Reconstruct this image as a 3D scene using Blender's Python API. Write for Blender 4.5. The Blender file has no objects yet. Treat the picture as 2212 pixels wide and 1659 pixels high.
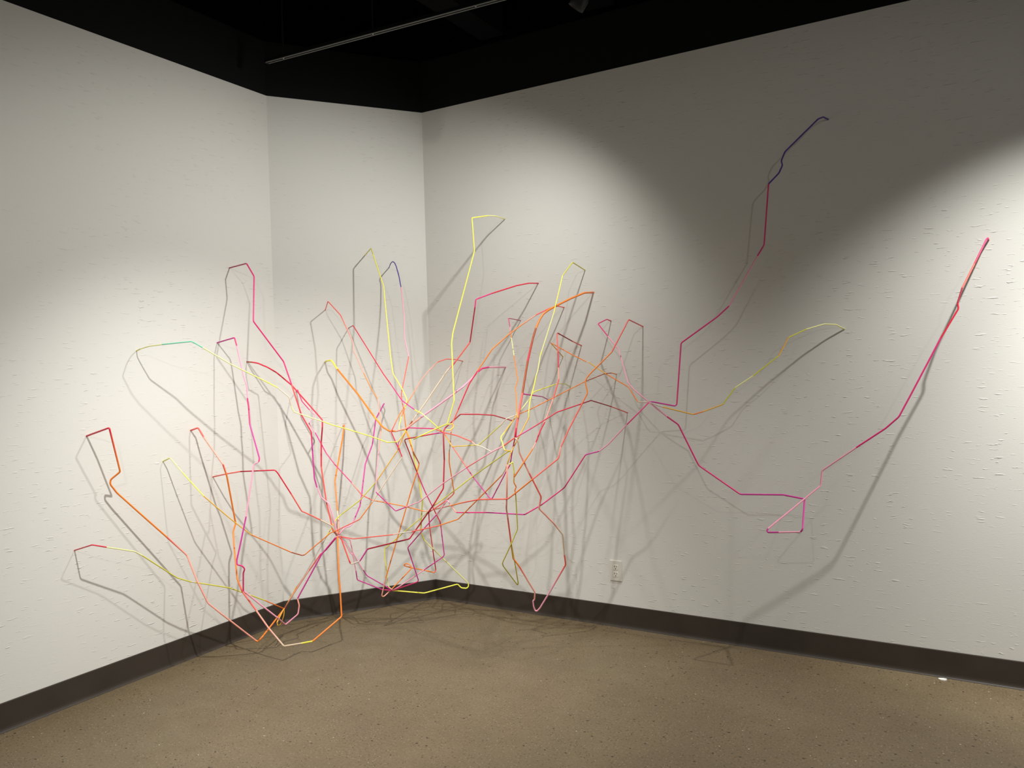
import bpy, bmesh, math, random
import numpy as np
from mathutils import Vector, Matrix
random.seed(4)
S = bpy.context.scene
COL = S.collection

# ------------------------------------------------------------------ camera
F_PX, W_PX, H_PX = 1699.03, 2212.0, 1659.0
CAM = np.array([0.0, 0.0, 1.46723])
CR = np.array([0.86292608, 0.5045844, -0.02744406])
CU = np.array([0.01105153, 0.03545189, 0.99931028])
CF = np.array([-0.50520932, 0.86263419, -0.02501593])
cam_data = bpy.data.cameras.new('camera')
cam_data.sensor_width = 36.0
cam_data.lens = F_PX / W_PX * 36.0
cam_data.clip_start = 0.05
cam = bpy.data.objects.new('camera', cam_data)
COL.objects.link(cam)
cam.matrix_world = Matrix(((CR[0], CU[0], -CF[0], CAM[0]), (CR[1], CU[1], -CF[1], CAM[1]),
                           (CR[2], CU[2], -CF[2], CAM[2]), (0, 0, 0, 1)))
S.camera = cam

# ------------------------------------------------------------------ world, exposure
world = bpy.data.worlds.new('gallery_ambience')
S.world = world
world.use_nodes = True
bg = world.node_tree.nodes['Background']
bg.inputs[0].default_value = (1.0, 1.0, 0.97, 1)
bg.inputs[1].default_value = 0.155
S.view_settings.view_transform = 'Standard'
S.view_settings.look = 'None'
S.view_settings.exposure = 0.0
S.view_settings.gamma = 1.0
S.view_settings.use_curve_mapping = False

# lamps of the gallery track lighting, plus an added one far right: lens position, aim point, watts, cone degrees, blend, lens radius
WARM = (1.0, 1.0, 0.98)
LAMPS = [
    ('corner wash', (-1.47, 3.14, 3.00), (-2.680, 3.036, 1.411), 112, 138.0, 1.0, 0.030),
    ('left wash', (-1.70, 1.84, 2.99), (-2.451, 2.442, 1.237), 340, 78.7, 1.0, 0.030),
    ('right spot', (0.50, 3.17, 3.02), (0.368, 3.363, 1.034), 238, 98.0, 0.95, 0.030),
    ('far right', (1.75, 3.20, 3.00), (1.320, 4.324, 1.403), 335, 72.4, 0.55, 0.030),  # extra lamp out of view, added to lift the right wall's right side
    ('rear', (-0.38, -0.58, 3.11), (-2.9, 2.9, 0.7), 85, 64, 0.45, 0.030),
    ('rear right', (1.93, -0.75, 3.15), (-0.6, 4.0, 0.3), 45, 60, 0.45, 0.030),
]

# ------------------------------------------------------------------ room frame
AB = np.array([-3.48771, 3.24858])      # plan corner between left wall and short middle wall
BC = np.array([-2.94434, 4.00683])      # plan corner between middle wall and right wall
WALL_H, BAND_H, BASE_H, CEIL_H = 3.05, 3.36, 0.1216, 4.1
nB = np.array([BC[1] - AB[1], -(BC[0] - AB[0]), 0.0]); nB /= np.linalg.norm(nB)
PLANES = {'A': (np.array([1.0, 0, 0]), np.array([*AB, 0])), 'B': (nB, np.array([*AB, 0])),
          'C': (np.array([0, -1.0, 0]), np.array([*BC, 0]))}

def ray(u, v):
    return CF + CR * (u - W_PX / 2) / F_PX - CU * (v - H_PX / 2) / F_PX
def wall_at(u, v):
    a = 578 + (v - 208.6) * 34 / 1090.7
    b = 911 + (v - 242.4) * 30 / 1007.8
    return 'A' if u < a else 'B' if u < b else 'C'
def depth(u, v, off, wall):
    n, p = PLANES[wall]
    return ((p - CAM) @ n + off) / (ray(u, v) @ n)
def project(P):
    d = np.asarray(P, float) - CAM
    z = d @ CF
    return np.array([W_PX / 2 + F_PX * (d @ CR) / z, H_PX / 2 - F_PX * (d @ CU) / z])
def at_height(u, v, z):
    d = ray(u, v)
    return CAM + d * ((z - CAM[2]) / d[2])

# ------------------------------------------------------------------ helpers
def new_obj(name, bm, mat=None, parent=None, smooth=False, mats=None):
    me = bpy.data.meshes.new(name)
    bm.to_mesh(me); bm.free()
    if smooth:
        for p in me.polygons: p.use_smooth = True
    o = bpy.data.objects.new(name, me)
    COL.objects.link(o)
    for m in (mats or ([mat] if mat else [])): me.materials.append(m)
    if parent: o.parent = parent
    return o
def empty(name, loc, label, cat, group=None):
    o = bpy.data.objects.new(name, None)
    COL.objects.link(o)
    o.location = loc
    o['label'] = label; o['category'] = cat
    if group: o['group'] = group
    return o
def tag(o, label, cat, group=None):
    o['label'] = label; o['category'] = cat
    if group: o['group'] = group
    return o
def structure(o):
    o['kind'] = 'structure'
    return o
def add_box(bm, lo, hi, M=None):
    vs = [bm.verts.new(Vector((x, y, z)) if M is None else M @ Vector((x, y, z)))
          for x in (lo[0], hi[0]) for y in (lo[1], hi[1]) for z in (lo[2], hi[2])]
    for f in ((0, 1, 3, 2), (4, 6, 7, 5), (0, 4, 5, 1), (2, 3, 7, 6), (0, 2, 6, 4), (1, 5, 7, 3)):
        bm.faces.new([vs[i] for i in f])
    return bm
def bevelled_box(lo, hi, w, seg=2):
    bm = bmesh.new(); add_box(bm, lo, hi)
    bmesh.ops.recalc_face_normals(bm, faces=bm.faces)
    bmesh.ops.bevel(bm, geom=list(bm.edges), offset=w, segments=seg, profile=0.5, affect='EDGES')
    return bm
def srgb(r, g, b):
    f = lambda c: (c / 255 / 12.92) if c / 255 <= 0.04045 else ((c / 255 + 0.055) / 1.055) ** 2.4
    return (f(r), f(g), f(b), 1.0)
def material(name, color, rough=0.6, spec=0.4, metal=0.0):
    m = bpy.data.materials.new(name); m.use_nodes = True
    b = m.node_tree.nodes['Principled BSDF']
    b.inputs['Base Color'].default_value = color
    b.inputs['Roughness'].default_value = rough
    b.inputs['Specular IOR Level'].default_value = spec
    b.inputs['Metallic'].default_value = metal
    return m
def node(m, kind, **kw):
    n = m.node_tree.nodes.new(kind)
    for k, v in kw.items(): setattr(n, k, v)
    return n
def link(m, a, b): m.node_tree.links.new(a, b)
def ramp(m, stops, interp='LINEAR'):
    n = node(m, 'ShaderNodeValToRGB'); n.color_ramp.interpolation = interp
    els = n.color_ramp.elements
    while len(els) < len(stops): els.new(0.5)
    for e, (p, c) in zip(els, stops):
        e.position = p; e.color = c if len(c) == 4 else (*c, 1)
    return n
def mapping(m, scale, src='Object'):
    tc = node(m, 'ShaderNodeTexCoord'); mp = node(m, 'ShaderNodeMapping')
    mp.inputs['Scale'].default_value = scale
    link(m, tc.outputs[src], mp.inputs['Vector'])
    return mp.outputs['Vector']
def noise(m, vec, scale, detail=2.0, rough=0.5):
    n = node(m, 'ShaderNodeTexNoise')
    n.inputs['Scale'].default_value = scale; n.inputs['Detail'].default_value = detail
    n.inputs['Roughness'].default_value = rough
    link(m, vec, n.inputs['Vector'])
    return n.outputs['Fac']
def math_n(m, op, a, b=None):
    n = node(m, 'ShaderNodeMath', operation=op)
    for i, v in enumerate((a, b)):
        if v is None: continue
        if isinstance(v, (int, float)): n.inputs[i].default_value = v
        else: link(m, v, n.inputs[i])
    return n.outputs[0]

# ------------------------------------------------------------------ materials
def wall_paint():
    # white paint over a woven linen wall covering: short horizontal slubs stand proud of the weave
    m = material('painted_linen_wall', srgb(226, 224, 216), 0.75, 0.25)
    b = m.node_tree.nodes['Principled BSDF']
    v1 = mapping(m, (17, 17, 95))
    slub = ramp(m, [(0.0, (0, 0, 0)), (0.63, (0, 0, 0)), (0.72, (1, 1, 1))])
    link(m, noise(m, v1, 1.0, 2.0, 0.5), slub.inputs[0])
    v2 = mapping(m, (60, 60, 330))
    weave = noise(m, v2, 1.0, 2.0)
    v3 = mapping(m, (1, 1, 1))
    patch = ramp(m, [(0.40, (0.12, 0.12, 0.12)), (0.62, (1, 1, 1))])
    link(m, noise(m, v3, 1.9, 2.0), patch.inputs[0])
    h = math_n(m, 'ADD', math_n(m, 'MULTIPLY', slub.outputs[0], patch.outputs[0]), math_n(m, 'MULTIPLY', weave, 0.10))
    bump = node(m, 'ShaderNodeBump')
    bump.inputs['Strength'].default_value = 0.55; bump.inputs['Distance'].default_value = 0.004
    link(m, h, bump.inputs['Height']); link(m, bump.outputs[0], b.inputs['Normal'])
    return m
def concrete():
    m = material('polished_concrete', (0.2, 0.16, 0.11, 1), 0.42, 0.35)
    b = m.node_tree.nodes['Principled BSDF']
    v = mapping(m, (1, 1, 1))
    base = ramp(m, [(0.30, srgb(106, 91, 69)), (0.5, srgb(113, 98, 74)), (0.72, srgb(121, 106, 82))])
    link(m, noise(m, v, 1.7, 5.0, 0.6), base.inputs[0])
    fine = ramp(m, [(0.25, (0.66, 0.66, 0.66)), (0.5, (1, 1, 1)), (0.78, (1.25, 1.25, 1.25))])
    link(m, noise(m, v, 95, 4.0, 0.7), fine.inputs[0])
    mx = node(m, 'ShaderNodeMix', data_type='RGBA', blend_type='MULTIPLY'); mx.inputs[0].default_value = 1.0
    link(m, base.outputs[0], mx.inputs[6]); link(m, fine.outputs[0], mx.inputs[7])
    out = mx.outputs[2]
    for scale, thr, keep, c in ((75, 0.16, 0.60, srgb(168, 154, 128)), (60, 0.19, 0.45, srgb(62, 51, 38)),
                                (24, 0.13, 0.60, srgb(42, 33, 24)), (19, 0.06, 0.78, srgb(214, 204, 182))):
        vo = node(m, 'ShaderNodeTexVoronoi'); vo.inputs['Scale'].default_value = scale
        mp = mapping(m, (1, 1.0 + 0.1 * (scale % 7), 1)); link(m, mp, vo.inputs['Vector'])
        near = math_n(m, 'LESS_THAN', vo.outputs['Distance'], thr)
        sep = node(m, 'ShaderNodeSeparateColor'); link(m, vo.outputs['Color'], sep.inputs[0])
        fac = math_n(m, 'MULTIPLY', near, math_n(m, 'GREATER_THAN', sep.outputs[0], keep))
        mm = node(m, 'ShaderNodeMix', data_type='RGBA')
        link(m, math_n(m, 'MULTIPLY', fac, 0.85), mm.inputs[0]); link(m, out, mm.inputs[6]); mm.inputs[7].default_value = c
        out = mm.outputs[2]
    link(m, out, b.inputs['Base Color'])
    rr = ramp(m, [(0.3, (0.36, 0.36, 0.36)), (0.7, (0.52, 0.52, 0.52))])
    link(m, noise(m, v, 9, 3.0), rr.inputs[0]); link(m, rr.outputs[0], b.inputs['Roughness'])
    return m
def vinyl():
    m = material('brown_vinyl', srgb(66, 56, 48), 0.5, 0.35)
    b = m.node_tree.nodes['Principled BSDF']
    r = ramp(m, [(0.3, srgb(58, 51, 44)), (0.7, srgb(66, 58, 50))])
    link(m, noise(m, mapping(m, (1, 1, 1)), 5.0, 4.0), r.inputs[0]); link(m, r.outputs[0], b.inputs['Base Color'])
    return m
M_WALL, M_FLOOR, M_BASE = wall_paint(), concrete(), vinyl()
M_BLACK = material('flat_black_paint', srgb(24, 25, 25), 0.9, 0.1)
M_CEIL = material('ceiling_black', srgb(10, 10, 11), 0.95, 0.05)
M_BEAM = material('beam_black', srgb(34, 34, 34), 0.9, 0.1)
M_TRACK = material('track_black', srgb(12, 12, 12), 0.5, 0.3)
M_RAIL = material('track_rail_grey', srgb(112, 112, 108), 0.45, 0.4)
M_STEEL = material('bright_steel', srgb(190, 188, 180), 0.3, 0.5, 0.8)
M_LAMP = material('lamp_housing', srgb(34, 34, 35), 0.5, 0.4)
M_PLATE = material('ivory_plastic', srgb(222, 218, 206), 0.4, 0.45)
M_SOCKET = material('socket_plastic', srgb(232, 228, 216), 0.35, 0.5)
M_SLOT = material('slot_dark', srgb(14, 12, 10), 0.8, 0.1)
M_CHIP = material('white_flake', srgb(236, 234, 226), 0.7, 0.3)
M_ROD = material('painted_rod', (1, 1, 1, 1), 0.38, 0.45)
_a = node(M_ROD, 'ShaderNodeAttribute', attribute_name='paint')
link(M_ROD, _a.outputs['Color'], M_ROD.node_tree.nodes['Principled BSDF'].inputs['Base Color'])

# ------------------------------------------------------------------ room shell
A_LEN, C_LEN = 7.0, 6.5
def wall_slab(name, p, q, z0, z1, mat, over0=0.0, over1=0.0, thick=0.12):
    # slab built in a local frame: x along the wall from p to q, y away from the room
    p, q = np.array(p), np.array(q)
    d = (q - p); L = float(np.hypot(*d)); ang = math.atan2(d[1], d[0])
    bm = bmesh.new(); add_box(bm, (-over0, 0, z0), (L + over1, thick, z1))
    bmesh.ops.recalc_face_normals(bm, faces=bm.faces)
    o = new_obj(name, bm, mat)
    o.location = (p[0], p[1], 0); o.rotation_euler = (0, 0, ang)
    return structure(o)
A0 = np.array([AB[0], AB[1] - A_LEN]); C1 = np.array([BC[0] + C_LEN, BC[1]])
wall_slab('wall_left', A0, AB, 0, WALL_H, M_WALL)
wall_slab('wall_middle', AB, BC, 0, WALL_H, M_WALL)
wall_slab('wall_right', BC, C1, 0, WALL_H, M_WALL)
# black painted band of the walls above the white, same planes
for i, (p, q) in enumerate(((A0, AB), (AB, BC), (BC, C1))):
    wall_slab('trim_%d' % (i + 1), p, q, WALL_H, BAND_H, M_BLACK)
bm = bmesh.new(); add_box(bm, (AB[0] - 0.3, AB[1] - A_LEN, -0.1), (BC[0] + C_LEN, BC[1] + 0.3, 0.0))
structure(new_obj('floor', bm, M_FLOOR))
bm = bmesh.new(); add_box(bm, (AB[0] - 0.9, AB[1] - A_LEN, CEIL_H), (BC[0] + C_LEN, BC[1] + 0.9, CEIL_H + 0.1))
structure(new_obj('ceiling', bm, M_CEIL))
# plenum walls behind and above the band
for i, (p, q) in enumerate(((A0 + [-0.5, 0], AB + [-0.5, 1.6]), (np.array([AB[0] - 0.6, BC[1] + 0.7]), C1 + [0, 0.7]))):
    wall_slab('trim_%d' % (i + 4), p, q, BAND_H - 0.3, CEIL_H + 0.05, M_CEIL)
for i, x in enumerate((-2.78, -1.98, -1.18, -0.38, 0.42, 1.22)):
    bm = bmesh.new(); add_box(bm, (x - 0.09, AB[1] - 5.0, CEIL_H - 0.42), (x + 0.09, BC[1] + 0.6, CEIL_H))
    structure(new_obj('trim_%d' % (i + 6), bm, M_BEAM))

def baseboard(name, p, q, m0, m1):
    # cove profile: (distance out from the wall, height); m0, m1 shear the ends to mitre the corners
    prof = [(0.0, 0.0), (0.013, 0.0), (0.0125, 0.002), (0.008, 0.006), (0.0055, 0.012), (0.0045, 0.02),
            (0.0045, BASE_H - 0.003), (0.0035, BASE_H - 0.0008), (0.0, BASE_H)]
    d = q - p; L = float(np.hypot(*d)); ang = math.atan2(d[1], d[0])
    bm = bmesh.new()
    a = [bm.verts.new((m0 * o, -o, z)) for o, z in prof]
    b = [bm.verts.new((L - m1 * o, -o, z)) for o, z in prof]
    n = len(prof)
    for i in range(n):
        j = (i + 1) % n
        bm.faces.new((a[i], b[i], b[j], a[j]))
    bm.faces.new(a); bm.faces.new(list(reversed(b)))
    bmesh.ops.recalc_face_normals(bm, faces=bm.faces)
    o = new_obj(name, bm, M_BASE)
    o.location = (p[0], p[1], 0); o.rotation_euler = (0, 0, ang)
    return structure(o)
angB = math.atan2(BC[1] - AB[1], BC[0] - AB[0])
t1 = math.tan((math.pi / 2 - angB) / 2); t2 = math.tan(angB / 2)
baseboard('baseboard_left', A0, AB, 0, t1)
baseboard('baseboard_middle', AB, BC, t1, t2)
baseboard('baseboard_right', BC, C1, t2, 0)

# ------------------------------------------------------------------ the sculpture of bent rods
PAL = {'R': (232, 44, 72), 'C': (255, 104, 92), 'S': (255, 172, 152), 'O': (255, 138, 48), 'A': (242, 182, 66),
       'Y': (255, 250, 92), 'L': (246, 244, 162), 'P': (255, 172, 196), 'K': (236, 54, 128), 'V': (212, 56, 154),
       'N': (84, 58, 160), 'T': (108, 206, 164), 'G': (218, 212, 72), 'D': (166, 26, 50), 'B': (232, 208, 180),
       'W': (212, 205, 190), 'U': (176, 82, 40), 'Z': (190, 72, 106)}
HUB = {'N0': (614, 1315, .35), 'N1': (729.5, 1158, .50), 'N2': (877.5, 930, .64), 'N3': (957.5, 934, .66),
       'N4': (1095.5, 1003, .78), 'N5': (848, 1275.5, .50), 'N6': (1402, 869, .42), 'N7': (1738, 1078, .27),
       'Q': (1111, 1030, .76), 'T': (935, 1101, .62), 'E': (1113, 945, .74), 'X': (1119, 903, .70)}
# each rod: label, radius in mm, and its bends in order; a bend is <paint letter>[~]<u>,<v>[:offset from wall]
# p = leaves the wall square to it, w = on the wall; bends between two known offsets share the run evenly
RODS = [
 ('thin red and yellow rod low on the left wall', 2.9, 'R161,1189:w R199,1177:p L230,1182 L292,1191.5 G307,1200 G382,1248 G407,1255.5 W414,1257 G420,1258 G494,1269.5 G525,1280 O572,1297 A@N0'),
 ('red and orange rod with a hooked kink', 4.1, 'R187,942:w R~236,924:.140 O~258,1012 O259.6,1019:.106 O239,1036 O238,1046:.067 O253,1065 O300,1107 C~360,1160 S404.2,1200:.125 S427,1258:.19 S449.5,1303:.22 S477.7,1325.6:.25 O553,1384:.29 O557.5,1385.5:.30 O566.7,1375.6:.31 S@N0'),
 ('salmon and red rod rising from the low orange joint', 3.4, 'S@N0 S632,1286 S660,1243 C668,1232 R691,1199 R704,1188 R@N1'),
 ('yellow rod from the low joint up to the middle knot', 2.8, 'A598,1345:.34 A610,1321 A@N0 A631.8,1284 W642,1265 W655,1247 G~705,1160:.47 Y727.3,1120:.48 G737,1111.7 G777.4,1080.7 A~812,1041.5 A858.4,973.6 A@N2'),
 ('orange hairpin loop hanging below the low joint', 2.6, 'A@N0 A606,1330 A599,1345 A599,1350 A603,1351 A607,1347 A613,1330 A@N0'),
 ('magenta rod with a small curl near the base', 3.8, 'V469.2,740.4:w K506.6,729.3:.139 P511.5,747 P526.6,813.4:.20 P533.3,833.9 K534.5,860 K537,880:.23 V539.5,916 K560.5,990 P559,998 P548.4,1002 V~531.5,1116 V520.6,1169 V511.5,1210 K512,1220:.33 K523,1222 K529,1229 K525.5,1237 P525.5,1276:.32 P560,1304 P599.2,1334.3:.38 P616.6,1349.5:.42 P~643.7,1326.7 S646.5,1308 V642.6,1293 V694.7,1197.6 P725,1160.7 P@N1'),
 ('orange rod looping down over the floor', 4.3, 'C411.7,929.9:w C427.9,924.1:.054 S440,944 C~481.6,1003:.195 O490,1028 O509.1,1131:.133 O503.7,1148 O505.9,1180 O~512.4,1250:.24 C523,1277 S553.6,1319 S~579.7,1356:.42 B613.3,1396:.50 Y651.3,1389.7:.58 O675.2,1385.3:.62 O738,1332:.58 O734.9,1278 O731.6,1241 O@N1'),
 ('orange rod standing up from the knot to the middle wall', 4.2, 'O@N1 S731,1145 B731,1122 O729,1104:.44 O723.4,1039:.36 O739.8,948:.15 S743.5,918:.05 C741.5,919.5:w'),
 ('red arched rod from the left wall', 4.0, 'U533.3,781.6:w R545,782.5:.05 R556.7,784.5:.09 R578.4,793.6:.15 R597.7,805:.2 R630,832:.27 R696.4,907:.40 D696.4,923 R694,954 C694,1008 C705,1085 C713,1118 C719.4,1147 C@N1'),
 ('magenta rod reaching high on the left wall', 3.8, 'Z495.7,578.8:w K532.6,569:.150 K549,597:.192 K547.3,694:.25 K612.6,781:.33 C~630,831 R651,896 R~672.3,933:.42 V674.3,964 V679,1033 P684.9,1053 P694.5,1075 P710,1087.5 P720.5,1120 P@N1 C736.4,1161 R754.3,1211 B757,1217:.53 W761,1218:.53 V777.4,1212 D793.8,1186 R~884.5,1164 D910,1128 R937.5,1089:.62 R957.8,1055 D959.7,993 R@N3'),
 ('crimson rod with a flat top reaching the right wall', 3.4, 'R@N3 D961,925 R~994.5,895 R1031,895 R1066,897 C1107.3,909:w'),
 ('pink rod with a zigzag and a long salmon sag', 3.0, 'K640,845.5:w K642.8,842:.06 K652,866.5:.13 P~669,886 P681,897.4:.19 K667.5,913.8:.22 P669,917 V~681,935 K705,979.4:.36 K723.4,1003.5 S~760,1043 C781.3,1069 O804.4,1080.6:.52 O831.4,1085.4 O875.8,1094 S916.3,1104.7 C@T'),
 ('orange rod winding up to the right wall beside the pink hook', 3.4, 'C1388.8,705.4:w C1357.9,690.4:p O1321.7,760.3 O1274.7,807.3 O1268,815.5 O1264,824.5 O~1269.3,849 C1254.9,877 C1227.9,929 S~1211.5,966:.62 C1206.7,990 O1150.7,1035:.74 O~1112,1066.5 C1096.7,1078 C1033,1079:.72 O996,1086.6 S975,1092 C@T'),
 ('teal and yellow rod starting at the left wall', 2.8, 'G294.8,758:w L304,753.5:.05 L321.8,748:.11 T349.5,744.2:.19 T414.6,737.5:.30 L437.5,750.7:.32 L~499,787 Y582,828:.42 B600,837.5 B625,858 L629,877 L634.7,889.7 Y~698.4,911 Y719.6,918.6 Y744.6,925.4 Y800.6,942.7 G838.2,955.8 A860.4,954.3 A@N2'),
 ('yellow rod standing tall on the middle wall', 3.0, 'G788.6,551.3:w G801.4,536.2:.183 Y806,550 Y828.7,618.1:.301 Y830.5,640 Y843.6,770 Y848.9,807.4 Y870,842.4 Y879,864 O874.5,882 Y867.2,900 L863,916 Y862,928 A@N2'),
 ('salmon rod bending down the middle wall to a magenta sag', 2.9, 'C702.8,669.5:w C708.4,650.9:.150 C~735.8,680.8:.22 S762.4,738.7 S764,759 S768.9,767.6 O785.7,806 O802.6,841 S816,862 S821.8,900 S823.7,923 P~818,974 P813,1024 V~812,1063:.60 V854.6,1104:.64 P~877.7,1095 P906.7,1083.5 P957,1044:.70 C~1008,1010 P1062,976.5 C1087,964 K@E V~1131.4,935 R1156.5,920 R1202.7,890.6 D1256.8,872 D1276.7,865:.36 C~1320.5,878.4 C1355.5,891.7:w'),
 ('magenta to coral rod between the two knots', 3.0, 'K@N2 K882,924 C938,926 C@N3 C986.8,940.8 S1019.6,954.3 B1027,961 W1040.8,965 S1062,976 C1088,962.5 C@E'),
 ('magenta rod dipping below the right knot', 2.9, 'C@N3 C975,961 K1008,1010 V1023.4,1032.4 V1059,1077 V1063,1077 K1095.8,1014 V1102,1004 V1106,978 D1109.7,958 R@E'),
 ('thick orange rod arching over to the right wall', 5.2, 'R@E C1115,925 C1119.9,896 U~1128.6,849.5:.62 U1136.3,802 R~1140,780:.55 U1150.8,732.6 O1157.5,709.4 O1165.2,691 O1173,678.6 O1184.5,670:.36 O1205.7,658.3 O1234.6,644 O1262.9,632.4:.1 U1282,631.7:w'),
 ('thick orange and pink rod sagging through the left knot', 5.0, 'G702,782:w Y~707,779.5:.10 Y715.8,778.4:.16 O~729,797.7:.22 O773.6,852:.36 A~808.3,900 O825.6,921.5:.56 O841,931 S854.6,931.5 S877.7,925.4:.64 P~908.6,902 P962.6,863.6 P1000,835.7:.5 P1015.7,821 K~1031.5,804 K1041,796 P1055.6,793.2:.2 P1092,793.2:w'),
 ('red rod stepping down to an orange end', 3.6, 'R1162.8,611.9:w R1142.4,611.7:.1 R1115.8,617:.19 K1062,634 K1027.8,646.6:.42 D1026,664 C1015.3,739.4 C~979.6,787 B966.5,800 B917,873 U891,909 O@N2'),
 ('salmon arched rod turning red as it drops', 3.2, 'C1218.7,664.2:w C1205,661.3:.07 C1185.7,666.6 S~1156.8,681:.25 O~1125.4,702.8 O1096.5,724.5 O1062.8,754.6:.48 R~1031.4,801.6 R1013.8,829 C989.7,885 S979,910 B974.3,935:.62 B972,964 O970.3,977 O970.3,998.7 C981,1064 C978,1069 C966.4,1079.6 C@T R926,1106.7 C927.9,1137 R934.6,1185 C941.4,1231:.40 O938.5,1237 O908.6,1230.3 O889.3,1226.5 O874.8,1222.6 O872.5,1219.7 O877.7,1217.5 O885.4,1219.7 O888.7,1225.5 O887.4,1229.4 S846.9,1271.8:.48 S830,1288 S826,1288.5 S824.7,1286:.50 O833.4,1248.6 O877.7,1096:.6 O891,1050 O900,1022 U905.7,1001.5 O892.2,975.5 O@N2'),
 ('indigo tipped pink and orange rod on the middle wall', 3.0, 'N840.5,578:w N843,571:.10 N845.5,567 N848.9,565:.16 N852.5,568 N855.7,574.7 N861.7,596.4 P866.3,620.5 P868.2,635 P872.5,678.4 P874.4,732.6 P879.7,755.6 C882.9,770:.44 C866.5,852 O872,887 O@N2'),
 ('tall yellow rod with a flat top beside the corner', 3.3, 'L1091.2,473.3:w L1070,466.5:.1 Y1053,466 Y1019.4,470.9:.357 Y1024.7,542.5:.356 Y978.4,718.5 Y975.5,741.3 Y978,800 G981,865.6 G966.4,915.7:.66 Y942.8,925.6 G913,939.5 G893,949'),
 ('small yellow hook curled around the right knot', 2.6, 'Y964,928:.67 Y972,929.5 Y979.3,923.6 A980,918 Y976,915.5 Y966.5,917'),
 ('crimson and magenta rod leaning down to the floor knot', 3.0, 'V@N3 R~938,937 D875.8,948.5:.66 D874,951.5 K~899.9,1018 K918.2,1062.3 R935.5,1097:.63 K951,1128 V953,1142.6 V959.7,1198.5 V957,1203 P916.3,1231 P864.2,1266 K@N5'),
 ('violet rod from the floor knot to the right wall knot', 3.1, 'K@N5 K900.9,1257.3 V904,1254 V880.6,1183 V906.7,1153 V919.2,1138 P943.3,1111.7 P966.4,1080:.6 S972.2,1089.5 K985.7,1107.2 V1050.4,1107 K1133.4,1111.7:.62 K1170,1090.5 K1219,1053.6 V1264.8,982.3:.52 P1294,975 P1313.3,960.4 K1354.3,917 V@N6'),
 ('coral to orange rod running across between knots', 2.9, 'C@N1 C764,1164 S~848.8,1155 W866,1151.3 C889.3,1148.4 O~947,1135.8 O989.6,1121.5:.62 O1058,1053 B1085,1025.6 U1093.8,1010 O@N4'),
 ('pink rod dropping from the left knot to the floor knot', 2.9, 'P@N1 P746.6,1173 P~757,1195 P762,1197 V768.8,1233 V771.6,1252.5 K825.7,1273.7 K@N5'),
 ('second pink rod between the left knot and floor knot', 2.8, 'P@N1 P756,1165.5 P762,1192.7 P777.4,1219.7 V785,1232 V792.9,1243.8 V837,1269 K@N5'),
 ('pale yellow and orange rod sagging across the left wall', 2.8, 'G352,997:w L367.6,989.2:p Y394,1021 A440,1071.7:.20 A466.4,1094.6 A508,1129 O543,1155.3:.30 U629.6,1193.2 U652.4,1199.8:.42 O657.8,1198.7 O714.2,1151 C728.3,1145.5:.52 O776.5,1122.3 B804.4,1084.7 B858.4,1002.5 R869,987 R~845,933:.62 O862.3,896.4 O~879.7,871.4 S908.6,823 S925.4,801.6 C944.7,782.4 C964,775.6:.25 C983.2,776.3:.12 C999.6,780.4:w'),
 ('red and coral rod with a level top on the left wall', 3.4, 'C459.7,1030.2:w C490.5,1023.4:.11 D~519.5,1018.6:.2 R594.2,1015.5:.38 R600,1021.8 C~629,1067 C652,1104.7 C657.9,1106.7 B692.6,1123.3 B715.7,1135 B@N1'),
 ('crimson rod slanting down the middle wall', 2.9, 'D753.2,708.5:w R762.8,703.2:.158 R827.9,807.4 K846,832.7 V867.9,864.6 V884.5,877.2 Y895.8,885 Y901,888 L911,893 G928.2,907.7 G@N3'),
 ('violet rod bowing from the middle wall to the left knot', 3.7, 'V827,876:w V830,871.5:.06 V812,904:.14 V804.4,960:.26 V789,1002.5 V780.3,1075.8 V777.4,1093 V~767.5,1117 P760.3,1133.4 P754.5,1137 P744.4,1140 P@N1'),
 ('coral and pink rod making the deep loop on the right', 4.0, 'S@N4 S1094.8,1070 S1093.8,1099 C1096.7,1117.5:.66 A1103.5,1169.6 O1108.3,1206:.56 C~1121.8,1223.6 S1139,1252.5 S1155.5,1279.5 P1154.6,1295 P1151.3,1298 P1152.7,1310.4 P1156,1319:.42 P1160,1320 P1166,1314 P~1189.3,1275.7 C1222,1219.7 B1219.2,1198.5 B~1215.3,1154 S1195,1129 S~1164.2,1098.5:.6 C1169,1073 S1143,1022 B1121.8,977.4 B1118.9,954 O@E'),
 ('thin pink and orange rod hanging beside the thick orange one', 2.5, 'Z1124.7,692.6:w K1098.5,687.3:p P1101.5,706.7 O1102.5,715.2 L1104.5,729.7 O1110.3,768.3 O1118.4,821.5:.45 O1113.1,838.3 O1114.6,849.4 A1116.5,891 A@X'),
 ('yellow rod with a pointed top on the right wall', 3.0, 'G1263.9,583.9:w G1236.9,566.6:p Y1215.2,595.5 Y1204.8,640 L1196,677 L1186.4,707.5 Y1170,759.6 L1167,769 L1162,800 Y1158,812 Y1152.7,838 Y1145,864 G1142,891 A1142.6,901.5 A1122.8,940 A1106.4,971.6 A@N4'),
 ('short yellow rod with a stepped bend', 2.8, 'L1232.2,835.4:w L1220,829:.07 L1207.6,828.7:.14 Y1199,830.6:.2 Y1151.7,847 L1144,862 L1126.6,884 A1118,895 Y1090,934:.70 Y1081.5,944.5 A1090,972.7 Y1103,974.3:.76'),
 ('long yellow rod running down to the floor knot', 2.8, 'G1103,974.3:.76 G1096.7,976 Y1023.4,1027.6 Y981,1060.4 L938,1092 L922,1107 G908.6,1119.4:.6 G870,1152 Y831.4,1185 Y830.5,1196.6 L836.3,1243 L838.2,1266 W@N5'),
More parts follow.
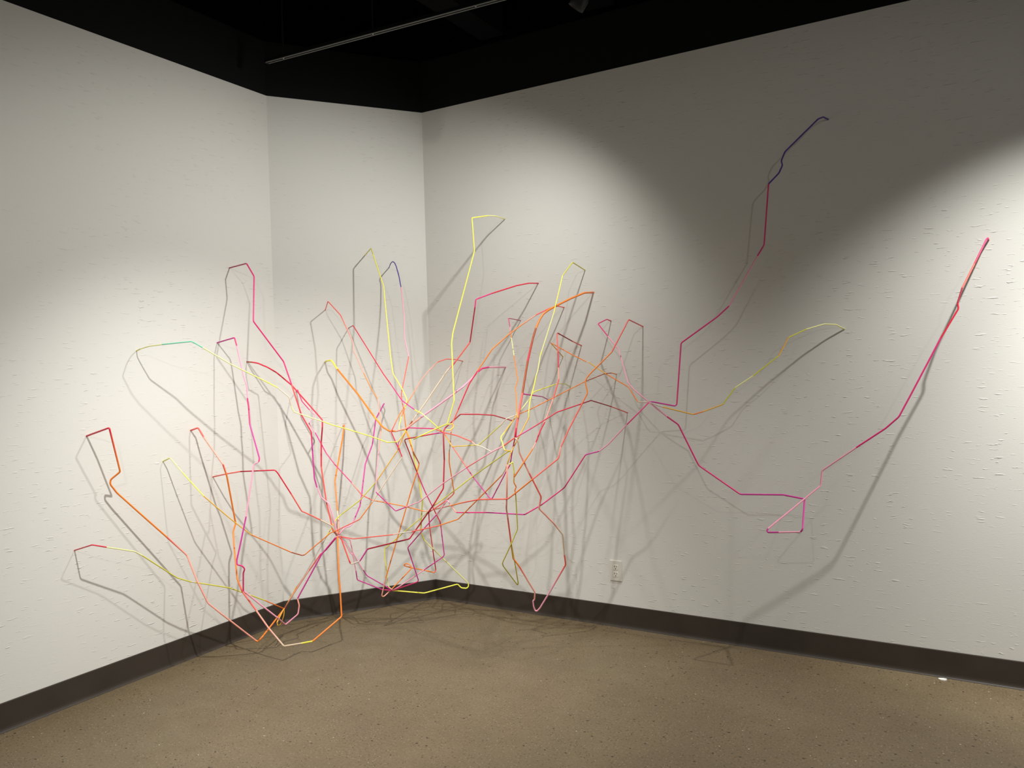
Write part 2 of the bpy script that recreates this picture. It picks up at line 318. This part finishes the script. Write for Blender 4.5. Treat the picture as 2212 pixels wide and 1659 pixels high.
 ('yellow rod crossing the dark skirting near the corner', 3.5, 'A@N2 Y885.4,947 Y902.8,1022 L~910.5,1074 G912.5,1079 G908.7,1148.4:.56 L916.4,1167 Y1011.9,1260:.30 Y1012,1267 Y1008,1271 Y996.4,1270 Y988.7,1261.8:.33 Y916.3,1281.3 Y@N5'),
 ('yellow rod folded into a narrow loop', 2.9, 'Y1100,1004:.78 Y1107.5,997.6 A1110.8,1022.6 O1109.7,1042 O1115.6,1052 O1111.8,1058.4 Y1114,1069:.72 Y1118,1142.6 G1104.4,1175 G1085.2,1216 G1087,1222.6 G1118,1264:.45 G1119.5,1260 G1112.2,1216 G1104.4,1174:.58'),
 ('red rod with a square top dropping to orange', 3.3, 'C1256,746.6:w D~1236,737 D1205.3,719.8:p C1203.3,720.5 R1205.2,760.5 S1206.2,794.3 C1207.2,819.5 S1195,861.7 R1176.8,912 R1167,930.2 S1157.5,956 O1150.7,969.7 O@Q'),
 ('thin orange rod with a pale middle length', 2.5, 'O1332.1,808.5:w U1320.5,805.8:.06 U1306,807.3:.12 O1263.9,824.2:.25 O1200,856.7 O1147.9,883 B1121.8,894 B1093,905:.65 G1081.3,918.6 G~1035,961 A977,965 A@N3'),
 ('thin orange rod folded to a point and running to the right knot', 2.6, 'A1216.3,771.1:w U1189.8,740.6:p O1190.5,741 O1234.6,765.4 B1267.4,781.8 A1272.3,783 O1308.5,807.3 O1357.9,836.3:.38 O1370,856 B1378.4,868.8 B@N6'),
 ('orange and yellow rod curving up the right wall', 3.0, 'W@N6 A1431.4,879 O1497.7,895.3:.36 A1518.2,889.3 G1561.6,873.6 L1588,837.5 G1626.7,812 A1682,768.8:.22 G1703.4,728.8:.18 L1741.7,711.2 L1780,700:.08 L1805.6,701:.04 G1824.8,711.2:w'),
 ('indigo and magenta rod climbing highest on the right wall', 3.5, 'N1789,258:w N1778.4,252.7:.05 N1767.3,257:.09 N1695.4,328:.16 N1687.4,348.6 N1690.6,356.5 N1682.6,374 K1660.2,397.4:.20 K1650.6,529:.22 P1636.3,553 K~1574.9,661:.26 K1550,684 K1471.2,741:.311 V1462,873.5:.33 V1458,877 V1410,868 V@N6'),
 ('pink rod ending in a small hook on the right wall', 3.0, 'R1320,693.5:w K1310.9,689.7:.05 K1291.6,699.3:.12 P~1313.3,726.6 P1336.2,754.3 P1356.7,826.6 P1368.8,841:.35 P@N6'),
 ('magenta rod with a triangle loop rising to the far right', 3.7, 'P@N6 K~1441,900 K1465.2,917 K1506,999 K1510,1005.8:.33 V1599.4,1067.8:.29 V1692.2,1068.8 V@N7 V1737.8,1083 V1733.7,1143:.41 P1730,1149 V1682.3,1150 V1659,1150 V1656.8,1146.5:.41 P~1659,1142 P1738.6,1077:.28 P1772.8,1049 P1776,1016.4:.24 K1849.7,966.7:.24 K1912.7,925.6:.238 K1941.8,900.4:.238 K1969,850 R~2032.4,730 R2070.7,666.4:.174 D2068.5,655 C2078.7,621.7 R~2105,570:.09 K2131,517:.04 R2134,514.2:.03 R2135.3,519:w'),
 ('short violet rod from the right wall to the thick orange rod', 3.0, 'V1183.5,863.4:w V1172,857:.1 V1130.5,851:.61'),
 ('short violet stub below the middle knot', 2.4, 'U@N2 V862,953 V859.5,961 R866,980:.61'),
]

def lin(c):
    return np.array(srgb(*PAL[c])[:3])

def parse_rod(text):
    px, off, col, grad = [], [], [], []
    for tok in text.split():
        c, rest = tok[0], tok[1:]
        g = rest.startswith('~')
        if g: rest = rest[1:]
        if rest.startswith('@'):
            u, v, d = HUB[rest[1:]]
        else:
            parts = rest.split(':')
            u, v = map(float, parts[0].split(','))
            d = parts[1] if len(parts) > 1 else None
        px.append((u, v)); off.append(d); col.append(c); grad.append(g)
    n = len(px)
    t = [None] * n
    for i in range(n):
        d = off[i]
        if d is None: continue
        w = wall_at(*px[i])
        if d == 'w':
            t[i] = depth(*px[i], 0.0, w)
        elif d == 'p':
            j = next(k for k in (i - 1, i - 2) if off[k] == 'w')
            w = wall_at(*px[j]); nn = PLANES[w][0]
            Pw = CAM + ray(*px[j]) * depth(*px[j], 0.0, w)
            best = min((np.hypot(*(project(Pw + nn * s) - np.array(px[i]))), s) for s in np.arange(0.02, 0.6, 0.005))
            t[i] = depth(*px[i], best[1], w)
        else:
            t[i] = depth(*px[i], float(d), w)
    known = [i for i in range(n) if t[i] is not None]
    for i in range(n):
        if t[i] is not None: continue
        a = max([k for k in known if k < i], default=None); b = min([k for k in known if k > i], default=None)
        if a is None: t[i] = t[b]; continue
        if b is None: t[i] = t[a]; continue
        s = [0.0]
        for k in range(a, b): s.append(s[-1] + math.hypot(px[k + 1][0] - px[k][0], px[k + 1][1] - px[k][1]))
        f = s[i - a] / s[-1]
        t[i] = 1.0 / ((1 - f) / t[a] + f / t[b])
    pts = []
    for i in range(n):
        d = ray(*px[i]); tt = t[i]
        if off[i] != 'w':
            for w in 'ABC': tt = min(tt, depth(*px[i], 0.012, w) if ray(*px[i]) @ PLANES[w][0] < 0 else tt)
        P = CAM + d * tt
        if P[2] < 0.012: P = CAM + d * ((0.012 - CAM[2]) / d[2])
        pts.append(P)
    return pts, col, grad

def rod_mesh(text, r, sides=10):
    pts, col, grad = parse_rod(text)
    # stations: position, paint before, paint after
    st = []
    n = len(pts)
    def paint_out(i): return lin(col[i])
    def paint_in(i):                       # paint arriving at bend i
        return lin(col[i]) if grad[i - 1] else lin(col[i - 1])
    for i in range(n):
        P = np.array(pts[i])
        if i in (0, n - 1):
            st.append((P, paint_in(i) if i else paint_out(0), paint_out(i) if i == 0 else paint_in(i))); continue
        a, b = np.array(pts[i - 1]), np.array(pts[i + 1])
        la, lb = np.linalg.norm(P - a), np.linalg.norm(b - P)
        da, db = (P - a) / max(la, 1e-6), (b - P) / max(lb, 1e-6)
        ang = math.acos(max(-1, min(1, float(da @ db))))
        if ang < 0.12:
            st.append((P, paint_in(i), paint_out(i))); continue
        cut = min(0.008, 0.42 * la, 0.42 * lb)
        p0, p2 = P - da * cut, P + db * cut
        for k in range(5):
            f = k / 4
            q = p0 * (1 - f) ** 2 + 2 * P * f * (1 - f) + p2 * f * f
            st.append((q, paint_in(i) if k <= 2 else paint_out(i), paint_in(i) if k < 2 else paint_out(i)))
    # drop coincident stations
    out = [st[0]]
    for s in st[1:]:
        if np.linalg.norm(s[0] - out[-1][0]) > 1e-4: out.append(s)
    st = out
    bm = bmesh.new()
    lay = bm.loops.layers.float_color.new('paint')
    rings = []
    prev = None
    for i, (P, _, _) in enumerate(st):
        a = st[max(i - 1, 0)][0]; b = st[min(i + 1, len(st) - 1)][0]
        tan = Vector(b - a).normalized()
        if prev is None:
            up = Vector((0, 0, 1)) if abs(tan.z) < 0.9 else Vector((1, 0, 0))
            nrm = (up - tan * up.dot(tan)).normalized()
        else:
            nrm = (prev - tan * prev.dot(tan)).normalized()
        prev = nrm
        bi = tan.cross(nrm)
        rings.append([bm.verts.new(Vector(P) + (nrm * math.cos(2 * math.pi * k / sides) + bi * math.sin(2 * math.pi * k / sides)) * r)
                      for k in range(sides)])
    for i in range(len(rings) - 1):
        c0, c1 = st[i][2], st[i + 1][1]
        for k in range(sides):
            k2 = (k + 1) % sides
            f = bm.faces.new((rings[i][k], rings[i][k2], rings[i + 1][k2], rings[i + 1][k]))
            f.smooth = True
            for lp, c in zip(f.loops, (c0, c0, c1, c1)): lp[lay] = (*c, 1)
    for ring, c in ((rings[0], st[0][2]), (rings[-1], st[-1][1])):
        f = bm.faces.new(ring)
        for lp in f.loops: lp[lay] = (*c, 1)
    bmesh.ops.recalc_face_normals(bm, faces=bm.faces)
    return bm

sculpture = empty('rod_sculpture', (-2.75, 3.35, 0.0), 'tangled sculpture of thin bent rods in pink, red, orange and yellow spreading from the corner', 'sculpture')
OFF = Matrix.Translation((2.75, -3.35, 0.0))
for label, r, text in RODS:
    bm = rod_mesh(text, r * 0.001)
    bm.transform(OFF)
    o = new_obj('bent_rod', bm, M_ROD, sculpture)
    o['label'] = label

# ------------------------------------------------------------------ wall outlet
def outlet():
    w = depth(1331, 1232.5, 0.0, 'C')
    P = CAM + ray(1331, 1232.5) * w
    root = empty('wall_outlet', (P[0], BC[1], P[2]), 'small ivory duplex power outlet low on the right wall above the dark skirting', 'outlet')
    new_obj('cover_plate', bevelled_box((-0.035, -0.006, -0.0572), (0.035, 0.0, 0.0572), 0.003), M_PLATE, root)
    for s in (1, -1):
        bm = bmesh.new()
        zc = s * 0.0195
        ring_f, ring_b = [], []
        for k in range(32):
            a = 2 * math.pi * k / 32
            x = max(-0.0145, min(0.0145, 0.0172 * math.cos(a))); z = max(-0.0142, min(0.0142, 0.0172 * math.sin(a)))
            ring_f.append(bm.verts.new((x, -0.0078, zc + z))); ring_b.append(bm.verts.new((x * 1.03, -0.005, zc + z * 1.03)))
        bm.faces.new(ring_f)
        for k in range(32):
            bm.faces.new((ring_f[k], ring_b[k], ring_b[(k + 1) % 32], ring_f[(k + 1) % 32]))
        bmesh.ops.recalc_face_normals(bm, faces=bm.faces)
        soc = new_obj('socket', bm, M_SOCKET, root)
        for dx, hh in ((-0.0063, 0.0046), (0.0063, 0.0038)):
            bm = bmesh.new(); add_box(bm, (dx - 0.0013, -0.0083, zc + 0.0045 - hh), (dx + 0.0013, -0.006, zc + 0.0045 + hh))
            new_obj('slot', bm, M_SLOT, soc)
        bm = bmesh.new()
        bmesh.ops.create_cone(bm, cap_ends=True, segments=16, radius1=0.0027, radius2=0.0027, depth=0.0024,
                              matrix=Matrix.Translation((0, -0.0072, zc - 0.0075)) @ Matrix.Rotation(math.pi / 2, 4, 'X'))
        new_obj('ground_hole', bm, M_SLOT, soc)
    bm = bmesh.new()
    bmesh.ops.create_uvsphere(bm, u_segments=12, v_segments=6, radius=0.003, matrix=Matrix.Translation((0, -0.006, 0)) @ Matrix.Scale(0.4, 4, (0, 1, 0)))
    new_obj('screw', bm, M_PLATE, root)
outlet()

# ------------------------------------------------------------------ lighting track and lamps
Z_TRACK = 3.135
def track():
    a = Vector(at_height(577, 136.5, Z_TRACK)); b = Vector(at_height(1080, 0.5, Z_TRACK))
    d = (b - a).normalized(); L = 5.6
    ang = math.atan2(d.y, d.x)
    root = empty('lighting_track', a, 'long thin black lighting track with pale edges hanging below the dark ceiling', 'track')
    root.rotation_euler = (0, 0, ang)
    bm = bmesh.new(); add_box(bm, (0, -0.0125, 0.003), (L, 0.0125, 0.020))
    new_obj('channel', bm, M_TRACK, root)
    for s in (-1, 1):
        bm = bmesh.new(); add_box(bm, (0, s * 0.0105 - 0.003, 0.0), (L, s * 0.0105 + 0.003, 0.003))
        new_obj('rail', bm, M_RAIL, root)
    bm = bmesh.new(); add_box(bm, (-0.005, -0.0138, -0.0005), (0.003, 0.0138, 0.021))
    new_obj('end_cap', bm, M_TRACK, root)
    q = Vector(at_height(801, 72, Z_TRACK)); p = Vector(at_height(612.5, 127, Z_TRACK))
    s0, s1 = (p - a).dot(d), (q - a).dot(d)
    k = s0
    while k < L:
        bm = bmesh.new()
        bmesh.ops.create_uvsphere(bm, u_segments=12, v_segments=8, radius=0.004, matrix=Matrix.Translation((k, 0, 0.003)))
        new_obj('screw', bm, M_STEEL, root)
        bm = bmesh.new()
        bmesh.ops.create_cone(bm, cap_ends=True, segments=10, radius1=0.004, radius2=0.004, depth=CEIL_H - Z_TRACK - 0.024,
                              matrix=Matrix.Translation((k, 0, (CEIL_H - Z_TRACK + 0.024) / 2)))
        new_obj('hanger', bm, M_BEAM, root)
        k += s1 - s0
    return a, d
TRA, TRD = track()

def lamp(name, pos, aim, watts, cone, blend, radius, label, shade_mat=M_LAMP):
    pos, aim = Vector(pos), Vector(aim)
    d = (aim - pos).normalized()
    root = empty('track_spotlight', pos, label, 'spotlight', 'track spotlights')
    R3 = d.to_track_quat('-Z', 'Y').to_matrix().to_4x4()
    # open cylinder housing: mouth at the lens, tail behind
    bm = bmesh.new()
    prof = [(0.001, 0.125), (0.026, 0.125), (0.030, 0.118), (0.033, 0.05), (0.036, 0.045), (0.036, 0.0), (0.0335, 0.0), (0.032, 0.012), (0.001, 0.014)]
    N = 28; rings = []
    for r, z in prof:
        rings.append([bm.verts.new(R3 @ Vector((r * math.cos(2 * math.pi * k / N), r * math.sin(2 * math.pi * k / N), z + 0.004))) for k in range(N)])
    for i in range(len(prof) - 1):
        for k in range(N):
            bm.faces.new((rings[i][k], rings[i][(k + 1) % N], rings[i + 1][(k + 1) % N], rings[i + 1][k]))
    bmesh.ops.recalc_face_normals(bm, faces=bm.faces)
    new_obj('housing', bm, shade_mat, root, smooth=True)
    # yoke of two side arms up to the stem
    side = R3.to_3x3() @ Vector((1, 0, 0)); side.z = 0; side = side.normalized() if side.length > 1e-3 else Vector((1, 0, 0))
    c = -d * 0.06
    top = c + Vector((0, 0, 0.075))
    for s in (-1, 1):
        bm = bmesh.new()
        a0 = c + side * s * 0.040; a1 = top + side * s * 0.040; a2 = top
        w = Vector((-side.y, side.x, 0)) * 0.008; tk = side * 0.0016
        for p0, p1, t in ((a0, a1, tk), (a1, a2, Vector((0, 0, 0.0016)))):
            vs = [bm.verts.new(p + w * i + t * j) for p in (p0, p1) for i in (-1, 1) for j in (-1, 1)]
            for f in ((0, 1, 3, 2), (4, 6, 7, 5), (0, 4, 5, 1), (2, 3, 7, 6), (0, 2, 6, 4), (1, 5, 7, 3)): bm.faces.new([vs[i] for i in f])
        bmesh.ops.recalc_face_normals(bm, faces=bm.faces)
        new_obj('yoke_arm', bm, shade_mat, root)
    zt = Z_TRACK if abs(pos.y - 3.15) < 0.3 else 3.20
    h = max(zt - (pos.z + top.z), 0.01)
    bm = bmesh.new()
    bmesh.ops.create_cone(bm, cap_ends=True, segments=12, radius1=0.008, radius2=0.008, depth=h + 0.002, matrix=Matrix.Translation(top + Vector((0, 0, h / 2))))
    new_obj('stem', bm, shade_mat, root)
    ld = bpy.data.lights.new('lamp_light', 'SPOT')
    ld.energy = watts; ld.spot_size = math.radians(cone); ld.spot_blend = blend
    ld.shadow_soft_size = radius; ld.color = WARM
    lo = bpy.data.objects.new('lamp_light', ld)
    COL.objects.link(lo)
    lo.parent = root
    lo.matrix_local = R3
    lo.location = (0, 0, 0)
LABELS = ['track spotlight on the hanging track aimed down at the corner', 'track spotlight out in the room aimed at the left wall',
          'track spotlight near the right end of the track washing the right wall', 'added unseen spotlight further along the track, brightening the right wall', 'track spotlight behind the viewer aimed at the corner',
          'track spotlight behind the viewer aimed at the right wall']
for (nm, pos, aim, watts, cone, blend, rad), lb in zip(LAMPS, LABELS):
    lamp(nm, pos, aim, watts, cone, blend, rad, lb)

# ------------------------------------------------------------------ small white flake on the floor by the skirting
def flake(u, v, sx, sy, label):
    P = at_height(u, v, 0.0)
    bm = bmesh.new()
    ring = [bm.verts.new((sx * math.cos(a) * (1 + 0.2 * math.sin(3 * a)), sy * math.sin(a), 0.0035 + 0.0015 * math.cos(a))) for a in [k * math.pi / 5 for k in range(10)]]
    low = [bm.verts.new((p.co.x, p.co.y, 0.0)) for p in ring]
    bm.faces.new(ring)
    for k in range(10): bm.faces.new((ring[k], low[k], low[(k + 1) % 10], ring[(k + 1) % 10]))
    bmesh.ops.recalc_face_normals(bm, faces=bm.faces)
    o = new_obj('plaster_flake', bm, M_CHIP)
    o.location = P
    tag(o, label, 'flake')
flake(2036, 1468, 0.017, 0.012, 'small white plaster flake on the concrete against the dark skirting')
